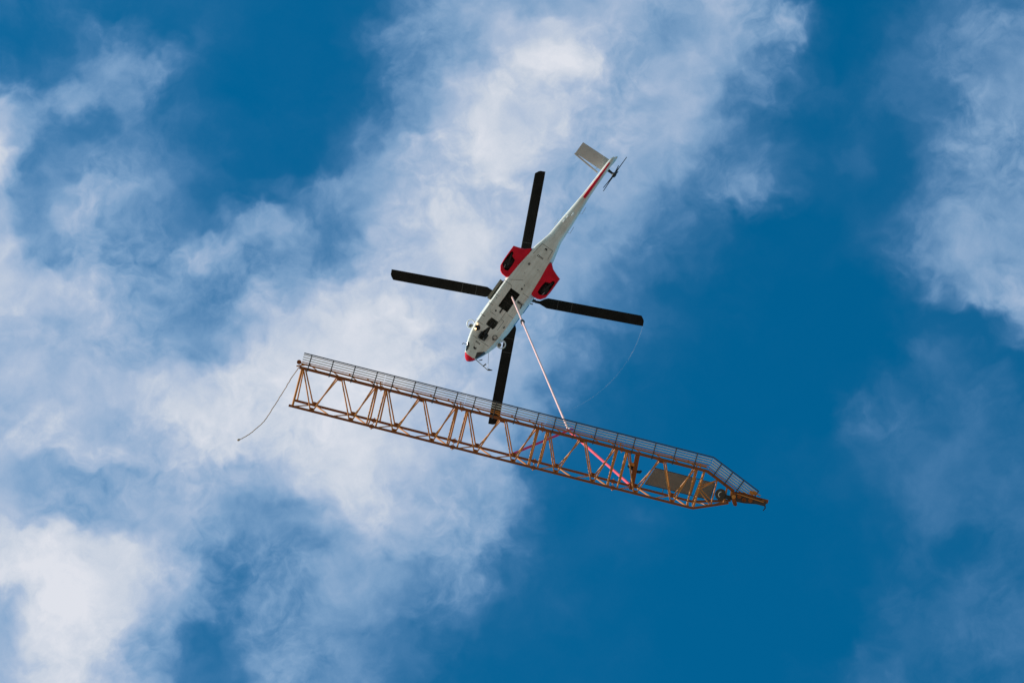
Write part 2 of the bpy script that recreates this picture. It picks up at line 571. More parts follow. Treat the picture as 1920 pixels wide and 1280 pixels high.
# hook bay under the floor
bay = MB()
bay.box((-.27, -.34, .60), (1.07, .35, .63)).build('hook_bay', 'bay_dark', heli)
bx = MB()
for (a, b) in (((-.268, -.338, .03), (-.255, .348, .6)), ((1.055, -.338, .03), (1.068, .348, .6)), ((-.255, -.338, .03), (1.055, -.325, .6)), ((-.255, .335, .03), (1.055, .348, .6))):
    bx.box(a, b)
bx.build('bay_lining', 'bay_dark', heli)
bar('bay_beam', (.60, -.32, .40), (.60, .33, .40), .045, 'rub_strip', heli)
bar('bay_beam', (-.05, -.32, .36), (-.05, .33, .36), .06, 'black_metal', heli)
MB().lathe([(.02, .30), (.09, .26), (.10, .12), (.06, .06), (.05, .02), (.02, 0)], (.13, 0, .04), (0, 0, 1)).build('cargo_hook', 'black_metal', heli)
MB().box((1.07, -.02, -.05), (1.36, .07, .02)).build('bay_latch', 'black_metal', heli)
# nose landing gear, half let down in its open well
MB().prism([(1.87, .25), (1.87, -.21), (2.10, -.26), (2.40, -.21), (2.38, .29), (2.14, .31)], .31, .335).build('gear_well', 'bay_dark', heli)
MB().prism([(2.44, .05), (2.44, -.05), (2.85, -.11), (3.28, -.21), (3.33, .21), (2.85, .20)], .27, .295).build('gear_well', 'bay_dark', heli)
leg = MB().tube([(2.05, .05, .22), (2.5, .03, .10), (3.0, .0, .03)], [.10, .075, .06]).build('nose_leg', 'black_metal', heli)
MB().tube([(3.08, -.17, .02), (3.08, .20, .02)], .03).build('axle', 'black_metal', leg)
for y, x in ((.205, 3.10), (-.150, 3.06)):
    w = MB().lathe([(.10, -.075), (.20, -.075), (.235, -.045), (.235, .045), (.20, .075), (.10, .075)], (x, y, .04), (0, 1, 0), 24).build('nose_wheel', 'tyre', heli)
    MB().lathe([(.03, -.085), (.10, -.080), (.10, .080), (.03, .085)], (x, y, .04), (0, 1, 0), 16).build('rim', 'black_metal', w)
# chin windows
for s, poly in ((1, [(4.42, .395), (4.42, .33), (4.04, .36), (3.86, .56), (3.95, .60), (4.2, .52)]),
                (-1, [(4.46, -.32), (4.10, -.24), (3.80, -.60), (3.85, -.69), (4.25, -.52), (4.44, -.43)])):
    def belly_z(x, y):
        ring = sorted((p for p in ring_at(x)[28:] + ring_at(x)[:1]), key=lambda p: p[1])
        for p, q in zip(ring, ring[1:]):
            if p[1] <= y <= q[1]:
                t = (y - p[1]) / max(1e-6, q[1] - p[1])
                return p[2] + (q[2] - p[2]) * t
        return ring[0][2] if y < 0 else ring[-1][2]
    cx = sum(p[0] for p in poly) / len(poly)
    cy = sum(p[1] for p in poly) / len(poly)
    # a fine fan that follows the curve of the hull, 6 mm proud
    m = MB()
    n = len(poly)
    edge = []
    for i in range(n):
        for t in range(6):
            edge.append((poly[i][0] + (poly[(i + 1) % n][0] - poly[i][0]) * t / 6, poly[i][1] + (poly[(i + 1) % n][1] - poly[i][1]) * t / 6))
    ringsw = []
    for k in range(6):
        f = k / 5 if k else .02
        ringsw.append([(cx + (x - cx) * f, cy + (y - cy) * f, belly_z(cx + (x - cx) * f, cy + (y - cy) * f) - .012) for x, y in edge])
    m.loft(ringsw, True, True, False)
    m.build('chin_window', 'glass', heli)
# cockpit side panes and windscreen, cabin windows on both sides
for s in (1, -1):
    for i, x0 in enumerate((2.75, 1.55, .55, -.45, -1.35)):
        wd = interp(HULL, x0 - .3)[0]
        MB().box((x0 - .62, s * wd * .985 - .02, 1.25), (x0, s * wd * .985 + .02, 1.85)).build('cabin_window', 'glass', heli)
# panel seams of the belly, 3 mm proud strips
for (p, q) in [((-.42, .93), (-.42, .40)), ((-.42, .40), (-.27, .35)), ((.55, .92), (.55, .60)), ((1.22, .93), (1.22, .62)), ((1.62, .55), (1.62, .14)),
               ((.10, -.55), (.10, -.95)), ((1.07, -.26), (2.30, -.26)), ((1.15, -.40), (1.15, -.82)), ((1.62, -.26), (1.62, -.48)), ((1.62, -.48), (2.3, -.48)),
               ((-.62, .74), (-1.08, .02)), ((2.05, .60), (2.05, .92)), ((-.42, -.42), (-.42, -.90)), ((3.4, .55), (3.4, -.60)), ((2.52, .4), (2.52, .9)),
               ((-3.55, .38), (-3.55, -.40)), ((-3.55, -.40), (-2.95, -.46)), ((-3.55, .38), (-2.75, .46)), ((.15, -.5), (.15, -.92)), ((.26, -.6), (.26, -.9))]:
    zz = min(interp(HULL, p[0])[1], interp(HULL, q[0])[1])
    za, zb = interp(HULL, p[0])[1] - .001, interp(HULL, q[0])[1] - .001
    bar('panel_seam', (p[0], p[1], za), (q[0], q[1], zb), .010, 'seam', heli, flat=.004)
# small round vents, drains and marks on the belly
for x, y, r, m in [(3.93, .02, .105, 'black_metal'), (-3.38, -.02, .085, 'black_metal'), (-.60, -.23, .06, 'black_metal'), (-.87, -.23, .035, 'seam'),
                   (1.38, .29, .055, 'black_metal'), (2.05, .72, .03, 'seam'), (.72, .70, .03, 'seam'), (-2.1, -.35, .03, 'seam'), (-1.5, .2, .02, 'seam')]:
    z = interp(HULL, x)[1]
    MB().lathe([(r, .02), (r, -.008), (r * .75, -.012), (r * .7, -.004)], (x, y, z), (0, 0, 1), 16).build('belly_vent', m, heli)
for (a, b) in (((-2.02, .29), (-2.16, .40)), ((.1, -.40), (.24, -.56)), ((1.98, -.62), (1.85, -.70))):
    MB().box((min(a[0], b[0]), a[1] - .05, -.03), (max(a[0], b[0]), b[1] - .05, .01)).build('belly_fitting', 'seam', heli)
MB().tube([(.16, -.52, -.03), (.20, -.80, -.06), (.42, -.86, -.04)], .028, 6).build('belly_antenna', 'black_metal', heli)
MB().lathe([(.13, 0), (.155, -.03), (.155, -.05), (.12, -.05), (.12, 0)], (2.74, -.62, .01), (0, 0, 1), 20, True, False).build('drift_ring', 'seam', heli)
MB().box((2.83, -.64, -.05), (2.93, -.55, .01)).build('belly_fitting', 'black_metal', heli)
# short worn black stencils on the belly
for x, ys in ((-2.81, [(.13, .20), (.03, .11), (-.035, .015), (-.14, -.055), (-.21, -.165)]), (3.57, [(.15, .21), (.07, .13), (-.02, .05), (-.10, -.045)])):
    for i, (a, b) in enumerate(ys):
        z = interp(HULL, x)[1]
        mk = MB()
        h = .055
        mk.box((x - h, a, z - .006), (x - h + .028, b, z + .004))
        mk.box((x + h - .028, a, z - .0065), (x + h, b, z + .004))
        mk.box((x - h + .028, (a + b) / 2 - .014, z - .006), (x + h - .028, (a + b) / 2 + .014, z + .004))
        mk.build('stencil_mark', 'black_metal', heli)
# bumps and lights under the boom
for x, y, l, r in ((-6.05, -.05, .17, .055), (-5.78, .12, .10, .04), (-5.45, .14, .11, .04)):
    w, zb, zt, e = interp(BOOM, x)
    MB().loft([[(x + l * math.cos(t), y + r * math.sin(t) * math.cos(a), zb - .01 + r * math.sin(t) * math.sin(a)) for a in [2 * math.pi * k / 10 for k in range(10)]]
               for t in [math.pi * i / 8 for i in range(9)]]).build('boom_fairing', 'mirror_white', heli)
for x, s in ((-5.0, -1), (-6.4, -1), (-5.6, 1), (-4.9, 1)):
    w, zb, zt, e = interp(BOOM, x)
    MB().tube([(x, s * w, 1.2), (x - .06, s * (w + .14), 1.2), (x - .5, s * (w + .10), 1.2)], .012, 5).build('wire_antenna', 'steel', heli)

# landing gear sponsons with open wheel wells
for s in (1, -1):
    SP = [(-.62, .92, 1.00), (-.70, .85, 1.44), (-1.02, .60, 1.70), (-1.45, .50, 1.73), (-2.0, .50, 1.73), (-2.47, .55, 1.72), (-2.62, .55, 1.22), (-2.92, .52, .74)]
    top = [(-.62, 1.00), (-.64, 1.30), (-.74, 1.50), (-1.00, 1.68), (-1.45, 1.725), (-2.0, 1.73), (-2.44, 1.725), (-2.52, 1.45), (-2.68, 1.05), (-2.95, .74), (-2.6, .62), (-1.6, .70), (-.7, .80)]
    poly = [(x, s * y) for x, y in top]
    cxp = sum(p[0] for p in poly) / len(poly)
    cyp = sum(p[1] for p in poly) / len(poly)
    lev = [(.05, .90), (.065, .96), (.10, .985), (.18, 1.0), (.55, 1.0), (.72, .96), (.80, .85)]
    rr = [[(cxp + (x - cxp) * k, cyp + (y - cyp) * k, z) for x, y in poly] for z, k in lev]
    sp = MB().loft(rr, True).build('sponson', 'red_paint', heli)
    wl = [(-2.13, 1.56), (-2.07, 1.45), (-1.88, 1.41), (-1.78, 1.13), (-1.45, 1.08), (-1.0, 1.10), (-.93, 1.28), (-1.02, 1.47), (-1.18, 1.64), (-1.65, 1.66), (-2.05, 1.64)]
    cut(sp, [MB().prism([(x, s * y) for x, y in wl], -.1, .5)])
    MB().prism([((x + 1.5) * .97 - 1.5, s * (1.4 + (y - 1.4) * .96)) for x, y in wl], .46, .49).build('wheel_well', 'bay_dark', sp)
    wh = MB().lathe([(.12, -.10), (.29, -.10), (.335, -.06), (.335, .06), (.29, .10), (.12, .10)], (-1.36, s * 1.36, .30), (0, .45 * s, 1), 28).build('main_wheel', 'tyre', heli)
    MB().lathe([(.03, -.125), (.06, -.12), (.12, -.105), (.12, .10), (.03, .10)], (-1.36, s * 1.36, .30), (0, .45 * s, 1), 18).build('rim', 'black_metal', wh)
    MB().tube([(-2.0, s * 1.52, .22), (-1.7, s * 1.46, .16), (-1.36, s * 1.36, .24)], [.07, .06, .05]).build('main_leg', 'black_metal', heli)
    MB().tube([(-1.02, s * 1.42, .14), (-1.25, s * 1.48, .17)], .03, 6).build('gear_link', 'steel', heli)

# open sliding door on the port side, engine deck, mast
MB().box((-.33, 1.05, .35), (1.06, 1.21, 1.9)).build('sliding_door', 'door_grey', heli)
MB().loft([section(x, w, 2.1, zt, 3.4, 28) for x, w, zt in ((2.3, .40, 2.3), (1.8, .66, 2.75), (1.0, .78, 3.05), (0, .80, 3.15), (-1.2, .80, 3.1), (-2.2, .62, 2.9), (-3.0, .35, 2.5), (-3.5, .15, 2.2))]).build('engine_cowling', 'hull_paint', heli)
HUBZ = 3.80
MB().lathe([(.22, 3.0), (.18, 3.3), (.16, HUBZ - .2), (.16, HUBZ)], (0, 0, 0), (0, 0, 1), 20).build('rotor_mast', 'steel', heli)
MB().lathe([(.10, -.22), (.42, -.14), (.46, 0), (.42, .14), (.20, .24), (.05, .30)], (0, 0, HUBZ), (0, 0, 1), 24).build('rotor_hub', 'black_metal', heli)


def blade_mesh():
    """one main rotor blade along +x, leading edge to -y"""
    st = [(1.15, .16, .10), (1.45, .19, .09), (1.70, .46, .075), (1.92, .64, .07), (3.5, .64, .066), (5.0, .64, .062), (6.6, .64, .058), (7.62, .64, .052), (7.72, .635, .05)]
    rings = []
    for r, c, t in st:
        cyc = []
        for k in range(16):
            a = 2 * math.pi * k / 16
            y = math.cos(a)
            z = math.sin(a) * (1 - .55 * (y * .5 + .5))
            cyc.append((r, y * c / 2 + (.04 if c < .3 else 0), z * t / 2 + 0.006 * (r - 1) ** 1.2))
        rings.append(cyc)
    last = []
    for (r, y, z) in rings[-1]:
        last.append((7.97 if y > -.05 else 7.97 - (-.05 - y) * .75, y * .985, z))
    rings.append(last)
    return MB().loft(rings, True).mesh('blade', 'blade_black')


bm_ = blade_mesh()
cuff_me = MB().tube([(.30, 0, 0), (.75, 0, 0), (1.18, 0, .0)], [.13, .11, .10], 10).mesh('blade_cuff', 'black_metal')
damp_me = MB().tube([(.35, .20, .02), (1.05, .22, .02)], .045, 8).mesh('lag_damper', 'steel')
strip_me = MB().box((3.42, -.316, -.040), (3.46, .30, -.034)).mesh('blade_band', 'rub_strip')
strip2_me = MB().box((2.55, -.316, -.044), (2.585, .30, -.0385)).mesh('blade_band', 'rub_strip')
for k, ang in enumerate((64.9, 154.8, -115.1, -25.1)):
    b = link('rotor_blade', bm_, heli)
    b.location = (0, 0, HUBZ)
    b.rotation_euler = (R(-6), 0, R(ang))
    for nm, me in (('blade_cuff', cuff_me), ('lag_damper', damp_me), ('blade_band', strip_me), ('blade_band', strip2_me)):
        link(nm, me, b)

# tail: fin, ventral strake, stabiliser, tail rotor
fin = MB()
for z, x0, x1, w in ((1.68, -8.9, -10.38, .10), (2.2, -9.35, -10.5, .10), (3.0, -9.75, -10.62, .085), (3.7, -10.08, -10.72, .06)):
    fin_r = []
    for k in range(16):
        a = 2 * math.pi * k / 16
        fin_r.append((x0 + (x1 - x0) * (.5 - .5 * math.cos(a)), w * math.sin(a) * (1 - .35 * (.5 - .5 * math.cos(a))), z))
    if z == 1.68:
        frs = []
    frs.append(fin_r)
fin.loft(frs, True).build('tail_fin', 'hull_paint', heli)
stk = MB()
stk.loft([[(-7.30, .09, 1.02), (-7.30, -.09, 1.02), (-7.30, -.07, .92), (-7.30, .07, .92)], [(-7.5, .11, 1.04), (-7.5, -.11, 1.04), (-7.5, -.07, .84), (-7.5, .07, .84)],
          [(-8.4, .10, 1.16), (-8.4, -.10, 1.16), (-8.4, -.05, .94), (-8.4, .05, .94)], [(-9.95, .05, 1.36), (-9.95, -.05, 1.36), (-9.95, -.03, 1.18), (-9.95, .03, 1.18)]], False)
stk.build('ventral_strake', 'red_paint', heli)
MB().tube([(-7.3, 0, .97), (-9.9, 0, 1.235)], .02, 6).build('strake_edge', 'red_paint', heli)
SZ = 1.9


def airfoil_slab(x0, x1, y0, y1, t, xo=0.0):
    rings = []
    for y, sh in ((y0, 0), (y1, xo)):
        rings.append([(x0 + sh + (x1 - x0) * (.5 - .5 * math.cos(2 * math.pi * k / 14)), y, SZ + t * math.sin(2 * math.pi * k / 14)) for k in range(14)])
    return MB().loft(rings, False)


stab = airfoil_slab(-9.32, -10.14, .12, 2.10, .045, .07).build('stabiliser', 'stab_grey', heli)
slat = airfoil_slab(-9.02, -9.13, .30, 2.12, .02, -.14).build('stabiliser_slat', 'stab_grey', heli)
for y in (.5, 1.9):
    bar('slat_bracket', (-9.16, y, SZ - .01), (-9.40, y, SZ), .018, 'steel', heli)
TZ, TY = 2.95, -.50
MB().tube([(-9.62, -.05, TZ), (-9.60, TY - .12, TZ)], [.10, .05], 10).build('tail_rotor_shaft', 'black_metal', heli)
th = MB().lathe([(.05, -.14), (.16, -.10), (.17, .04), (.08, .12)], (-9.60, TY - .02, TZ), (0, 1, 0), 14).build('tail_rotor_hub', 'black_metal', heli)
tb = MB().loft([[(1 * r, c * math.cos(a) * 0 + t * math.cos(a), c * math.sin(a)) for a in [2 * math.pi * k / 10 for k in range(10)]]
                for r, c, t in ((.10, .05, .045), (.35, .06, .04), (.5, .10, .028), (1.34, .10, .02))]).mesh('tail_rotor_blade', 'blade_black')
for k in range(5):
    b = link('tail_rotor_blade', tb, heli)
    b.location = (-9.60, TY - .02, TZ)
    b.rotation_euler = (0, R(180 + 72 * k + 4), 0)
MB().box((-10.52, -.16, 1.62), (-10.38, -.09, 1.70)).build('tail_light', 'mirror_white', heli)

# cargo mirrors, landing lamp, nose frame, probes
for s, cx, cy in ((1, 2.92, 1.10), (-1, 2.86, -1.13)):
    mr = MB()
    pr = [(.255 + .04 * math.cos(t), .04 * math.sin(t)) for t in [2 * math.pi * k / 8 for k in range(9)]]
    mr.lathe(pr, (cx, cy, .55), (.25, .35 * s, -1), 28, True, False)
    mo = mr.build('mirror_frame', 'mirror_white', heli)
    MB().lathe([(.13, .03), (.13, .0), (.10, -.02), (.02, -.03)], (cx + .10, cy - s * .08, .60), (.25, .35 * s, -1), 18).build('mirror_glass', 'door_grey', mo)
    MB().tube([(cx - .1, s * .80, .75), (cx, cy, .62)], .025, 6).build('mirror_arm', 'mirror_white', mo)
    MB().tube([(cx + .25, s * .74, .70), (cx + .12, cy, .62)], .02, 6).build('mirror_arm', 'mirror_white', mo)
lamp = MB().lathe([(.17, .06), (.17, -.06), (.15, -.07)], (2.86, .60, .03), (.15, .1, 1), 20).build('landing_lamp', 'black_metal', heli)
MB().lathe([(.07, 0), (.07, -.02), (.02, -.04)], (2.98, .66, -.045), (.3, .1, 1), 16).build('lens', 'lamp_lens', lamp)
MB().lathe([(.05, 0), (.05, -.02), (.02, -.03)], (2.70, .74, -.03), (.2, .1, 1), 14).build('lens', 'lamp_lens', lamp)
fr = MB().tube([(4.50, -.36, .60), (4.60, -1.40, .45)], .024, 6).build('mirror_boom', 'door_grey', heli)
MB().tube([(3.72, -.80, .60), (4.56, -1.36, .46)], .012, 6).build('boom_stay', 'steel', fr)
MB().loft([[(4.42, -1.62, .42), (4.48, -1.60, .42), (4.48, -1.60, .48), (4.42, -1.62, .48)], [(4.50, -1.36, .38), (4.62, -1.40, .38), (4.62, -1.40, .52), (4.50, -1.36, .52)]], False).build('boom_mirror', 'black_metal', fr)
MB().tube([(4.58, -1.0, .5), (4.36, -1.08, .45)], [.03, .045], 8).build('boom_mirror', 'black_metal', fr)
MB().tube([(4.45, -.58, .55), (4.28, -.74, .48)], [.02, .035], 8).build('pitot_probe', 'black_metal', heli)
MB().tube([(4.1, .55, .6), (4.12, .78, .5), (4.22, .80, .5)], [.015, .02, .03], 8).build('pitot_probe', 'black_metal', heli)

# ------------------------------------------------------------------ long line from the helicopter to the load
bpy.context.view_layer.update()
HM = Matrix.LocRotScale(heli.location, heli.rotation_euler, None)
top = HM @ Vector((.13, 0, .10))
HOOK = Vector((0.972323, 30.997108, 139.337215))


def vec_line(a, b, n, sag=None):
    return [a + (b - a) * (i / n) for i in range(n + 1)]


pts = vec_line(top, HOOK + Vector((0, 0, .35)), 40)
line = MB().tube(pts, .052, 8).build('long_line', 'rope_pink')
tag(line, 'long pale pink lifting rope from the helicopter belly down to the jib', 'rope')
cz = top + (HOOK - top) * 0.225
MB().lathe([(.06, -.28), (.10, -.22), (.10, .1), (.13, .14), (.13, .24), (.06, .30)], cz, (HOOK - top), 12).build('rope_coupling', 'black_metal', line)
MB().tube([cz + Vector((.05, .05, .0)), cz + Vector((-.12, .16, .2)), cz + Vector((-.10, .22, -.1)), cz + Vector((.0, .08, -.2))], .025, 6).build('coupling_strap', 'rope_pink', line)

# ------------------------------------------------------------------ crane jib
# local axes: x along the jib, y to the walkway side, z to the underside
jib = bpy.data.objects.new('crane_jib', None)
col.objects.link(jib)
jib.location = (-9.166436, 22.12815, 131.346098)
jib.rotation_euler = (R(171.254273), R(6.204691), R(35.090359))
tag(jib, 'orange lattice crane jib section with a railed walkway, slung on its side', 'crane jib')
S = 1 / 42.43
NY, NZ = -1.737, .155
FY, FZ = -1.497, -.895


def up_(u, dy=0.0, dz=0.0):
    return Vector((u * S, dy, dz))


def nr(u):
    return Vector((u * S, NY, NZ))


def fr_(u):
    return Vector((u * S, FY, FZ))


SECT = [(4.6, 152.4), (165.2, 307.6), (322.6, 464.3), (478, 617), (631.7, 771)]
for i, (a, b) in enumerate(SECT):
    a0, b0 = (0 if i == 0 else (a + SECT[i - 1][1]) / 2 + .6), ((b + SECT[i + 1][0]) / 2 - .6 if i < 4 else 789)
    bar('upper_chord', up_(a0), up_(b0), .070, 'jib_rust', jib, 10)
    bar('lower_chord', nr(a0 - (1.4 if i == 0 else 0)), nr(b0 if i < 4 else 779.6), .058, 'jib_rust', jib, 10)
    bar('lower_chord', fr_(a0 + (1 if i == 0 else 0)), fr_(b0 if i < 4 else 779.6), .058, 'jib_rust', jib, 10)
    L = b - a
    t0, t1, t2 = a + 1, a + L * .505, b - 1
    b1, b2 = a + L * .255, a + L * .765
    off = 3.2
    for P, k in ((nr, 0), (fr_, 1)):
        o = off * k
        bar('brace', up_(t0 + 2 + 4 * k), P(b1 - 2), .034, 'jib_paint', jib)
        bar('brace', P(b1 + 2), up_(t1 - 6 + 4 * k), .034, 'jib_paint', jib)
        bar('brace', up_(t1 + 2 + 4 * k), P(b2 - 2), .034, 'jib_paint', jib)
        bar('brace', P(b2 + 2), up_(t2 - 7 + 4 * k), .034, 'jib_paint', jib)
        bar('end_post', up_(t0 + 3 * k), P(t0 + 3.5 * k), .040 if i else (.055 if k == 0 else .034), 'jib_paint', jib)
        bar('end_post', up_(t2 - 3 + 3 * k), P(t2 - 3 + 3 * k), .040, 'jib_paint', jib)
    for P, uu in ((nr, b1), (nr, b2), (fr_, b1), (fr_, b2)):
        c0 = P(uu)
        MB().prism([(c0.x - .14, c0.y + .02), (c0.x + .14, c0.y + .02), (c0.x + .07, c0.y + .15), (c0.x - .07, c0.y + .15)], c0.z - .012, c0.z + .012).build('gusset_plate', 'jib_rust', jib)
    MB().prism([(t1 * S - .18, -.02), (t1 * S + .18, -.02), (t1 * S + .09, -.15), (t1 * S - .09, -.15)], -.012, .012).build('gusset_plate', 'jib_rust', jib)
    # zigzag between the two lower chords
    bar('cross_brace', fr_(b1 + 3), nr(b1 + L * .24), .034, 'jib_paint', jib)
    bar('cross_brace', nr(b1 + L * .26), fr_(b2 - 3), .030, 'jib_paint', jib)
    bar('cross_brace', fr_(b2 + 3), nr(t2 - 1), .034, 'jib_paint', jib)
    bar('cross_brace', nr(t0 + 1), fr_(b1 - 3), .030, 'jib_paint', jib)
    bar('cross_strut', nr(t2), fr_(t2), .036, 'jib_paint', jib)
    if i < 4:   # bolted joint lugs
        for P in (up_, nr, fr_):
            m = (b + SECT[i + 1][0]) / 2
            bar('joint_lug', P(m - 4) + Vector((0, 0, .0)), P(m + 4), .085, 'jib_rust', jib, 10)
            bar('joint_pin', P(m) + Vector((0, -.13, .02)), P(m) + Vector((0, .13, .02)), .03, 'jib_paint', jib)
# walkway: light stringer, railing posts and a barrier of longitudinal rods leaning out over the side
WY, WZ = .66, -.10     # outer edge of the rod barrier
SL0, SL1 = 789, 883    # the walkway follows the sloping head
wk = bar('stringer', up_(-4, .19, -.03), up_(786, .19, -.03), .030, 'jib_paint', jib)
wkw = MB().tube([up_(2, WY, WZ), up_(794.5, WY, WZ)], .026, 6).build('hand_rail', 'rail_dark', jib)
NR = 5
seg = [(2, 160), (161, 316), (317, 472), (473, 626), (627, 788)]
for (a, b) in seg:
    for k in range(NR):
        f = .14 + .80 * (k + .5) / NR
        bar('walkway_rod', up_(a, WY * f + .02, WZ * f - .02), up_(b + (WY * f * .2 * 42.43 if b == 788 else 0), WY * f + (.02 if b < 788 else .0), WZ * f - .02), .024, 'jib_paint' if k < 2 else 'galvanised', wkw, 6)
posts = []
for i, (a, b) in enumerate(SECT):
    for f in (.085, .37, .655, .945):
        posts.append(a + (b - a) * f)
for pu in posts:
    bar('railing_post', up_(pu - 1, -.10, .085), up_(pu, WY + .01, WZ + .045), .026, 'rail_dark', jib, 6)
for i, (a, b) in enumerate(SECT):
    for f in (.08, .36, .60, .84):
        x = a + (b - a) * f
        bar('walkway_brace', up_(x, .24, -.02), up_(x + 17, .05, -.04), .026, 'jib_paint', jib, 6)
    bar('joint_bracket', up_(b - 2, .04, -.03), up_(b - 6, .22, -.03), .03, 'jib_paint', jib, 6)
    bar('joint_bracket', up_(b + 4, .04, -.03), up_(b + 2, .25, -.03), .03, 'jib_paint', jib, 6)
# sloping head
B0 = up_(789)
B1 = Vector((847 * S, -24.3 * S, -.05))
hd = (B1 - B0).normalized()
hn = Vector((-hd.y, hd.x, 0))
bar('head_chord', B0, B1, .075, 'jib_rust', jib, 10)
N0, N1 = Vector((779.6 * S, NY, NZ)), Vector((842 * S, -47.7 * S, .05))
F0, F1 = Vector((779.6 * S, FY, FZ)), Vector((846 * S, -43 * S, -.30))
bar('head_chord', N0, N1, .058, 'jib_rust', jib, 10)
bar('head_chord', F0, F1, .058, 'jib_rust', jib, 10)
bar('cross_strut', N0, F0, .04, 'jib_paint', jib)
for P0, P1 in ((N0, N1), (F0, F1)):
    bar('end_post', up_(784), P0, .05, 'jib_paint', jib)
    q = P0.lerp(P1, .5)
    bar('brace', B0.lerp(B1, .38), q, .034, 'jib_paint', jib)
    bar('brace', up_(784).lerp(P0, .52), q, .03, 'jib_paint', jib)
    bar('brace', up_(784).lerp(P0, .5), B0.lerp(B1, .36) + Vector((0, -.1, 0)), .03, 'jib_paint', jib)
    bar('brace', B0.lerp(B1, .75), P0.lerp(P1, .85), .034, 'jib_paint', jib)
bar('cross_brace', F0, N0.lerp(N1, .5), .032, 'jib_paint', jib)
bar('cross_brace', N0.lerp(N1, .5), F0.lerp(F1, .9), .032, 'jib_paint', jib)
TA = math.tan(math.acos(hd.x) / 2)
hr0 = up_(789) + hn * WY - hd * (WY * TA) + Vector((0, 0, WZ))
hr1 = up_(789) + hn * WY + hd * (101 * S) + Vector((0, 0, WZ))
h_rail = bar('hand_rail', hr0, hr1, .028, 'rail_dark', jib, 6)
for k in range(NR):
    f = .14 + .80 * (k + .5) / NR
    p0 = up_(789, 0, 0) + hn * (WY * f) - hd * (WY * f * TA - .012) + Vector((0, 0, WZ * f))
    p1 = up_(789) + hn * (WY * f) + hd * (98 * S) + Vector((0, 0, WZ * f))
    bar('walkway_rod', p0, p1, .028, 'jib_paint' if k < 1 else 'galvanised', jib, 6)
for d in (14, 40, 66, 100):
    p0 = up_(789) + hd * (d * S)
    bar('railing_post', p0 + hn * (-.06 if d < 90 else .06) + Vector((0, 0, .08)), p0 + hn * (WY + .01) + Vector((0, 0, WZ + .045)), .026, 'rail_dark', jib, 6)
# sheave, hoist block and tip beam
sh = MB().lathe([(.06, -.07), (.20, -.07), (.25, -.055), (.21, -.02), (.21, .02), (.25, .055), (.20, .07), (.06, .07)], (824 * S, -36 * S, .0), (0, .25, 1), 26).build('head_sheave', 'rail_dark', jib)
MB().tube([(824 * S + .10 * math.cos(t), -36 * S + .12 * math.sin(t), .10) for t in [R(a) for a in range(95, 270, 15)]], .022, 6).build('sheave_plate', 'galvanised', sh)
MB().box((833 * S, -41.5 * S, -.12), (846 * S, -34 * S, .12)).build('sheave_fork', 'black_metal', jib)
tip = MB()
tip.prism([(845 * S, -25 * S), (866 * S, -22 * S), (893 * S, -24 * S), (914 * S, -24 * S), (914 * S, -31 * S), (893 * S, -36 * S), (866 * S, -41 * S), (848 * S, -42 * S)], -.20, -.05)
tip.build('tip_plate', 'jib_rust', jib)
tip = MB()
tip.prism([(850 * S, -29 * S), (893 * S, -27 * S), (912 * S, -29 * S), (908 * S, -37 * S), (893 * S, -37 * S), (870 * S, -41 * S), (852 * S, -42 * S)], .05, .20)
tip.build('tip_plate', 'rail_dark', jib)
for x, y in ((858, -31), (868, -35), (880, -33)):
    MB().lathe([(.02, -.02), (.10, -.02), (.10, .02), (.03, .04)], (x * S, y * S, .22), (0, 0, 1), 14).build('pin_plate', 'jib_rust', jib)
bar('tip_rope_guard', (852 * S, -27 * S, .22), (905 * S, -30 * S, .22), .028, 'jib_paint', jib, 6)
MB().prism([(846 * S, -25 * S), (850 * S, -26 * S), (852 * S, -36 * S), (858 * S, -46 * S), (857 * S, -50 * S), (852 * S, -50 * S), (847 * S, -42 * S), (844 * S, -34 * S)], .0, .23).build('tip_lug', 'jib_rust', jib)
MB().prism([(841 * S, -25 * S), (845 * S, -24 * S), (848 * S, -38 * S), (843 * S, -39 * S)], -.3, -.02).build('tip_lug', 'jib_paint', jib)
MB().lathe([(.02, -.03), (.09, -.03), (.09, .03), (.05, .05)], (848 * S, -34 * S, .25), (0, 0, 1), 14).build('pin_plate', 'jib_paint', jib)
MB().lathe([(.03, -.06), (.12, -.06), (.12, .06), (.03, .06)], (884 * S, -30 * S, 0), (0, 0, 1), 18).build('tip_sheave', 'jib_rust', jib)
MB().lathe([(.02, -.06), (.09, -.06), (.09, .06), (.02, .06)], (904 * S, -29 * S, 0), (0, 0, 1), 18).build('tip_sheave', 'jib_paint', jib)
MB().tube([(909 * S, -35 * S, .1), (911 * S, -40 * S, .1), (908 * S, -46 * S, .1)], [.035, .03, .02], 6).build('tip_hook', 'black_metal', jib)
MB().box((876 * S, -22 * S, -.16), (890 * S, -15 * S, -.06)).build('rope_guide', 'jib_paint', jib)
bar('rope_guide', (880 * S, -16 * S, -.1), (897 * S, -20 * S, .05), .03, 'jib_paint', jib, 6)
# mast-like main post with a winch pulley
bar('main_post', up_(655, -.02, -.10), Vector((660 * S, -1.62, -.45)), .10, 'jib_rust', jib, flat=.10)
MB().lathe([(.04, -.10), (.17, -.10), (.17, .02), (.05, .06)], (650 * S, -.62, -.30), (.3, .9, .3), 18).build('pulley', 'black_metal', jib)
MB().box((644 * S, -.60, -.42), (654 * S, -.46, -.10)).build('pulley_bracket', 'jib_paint', jib)
MB().tube([(660 * S, -.80, -.3), (668 * S, -.78, -.28), (670 * S, -.70, -.28)], [.07, .07, .05], 8).build('floodlight', 'black_metal', jib)
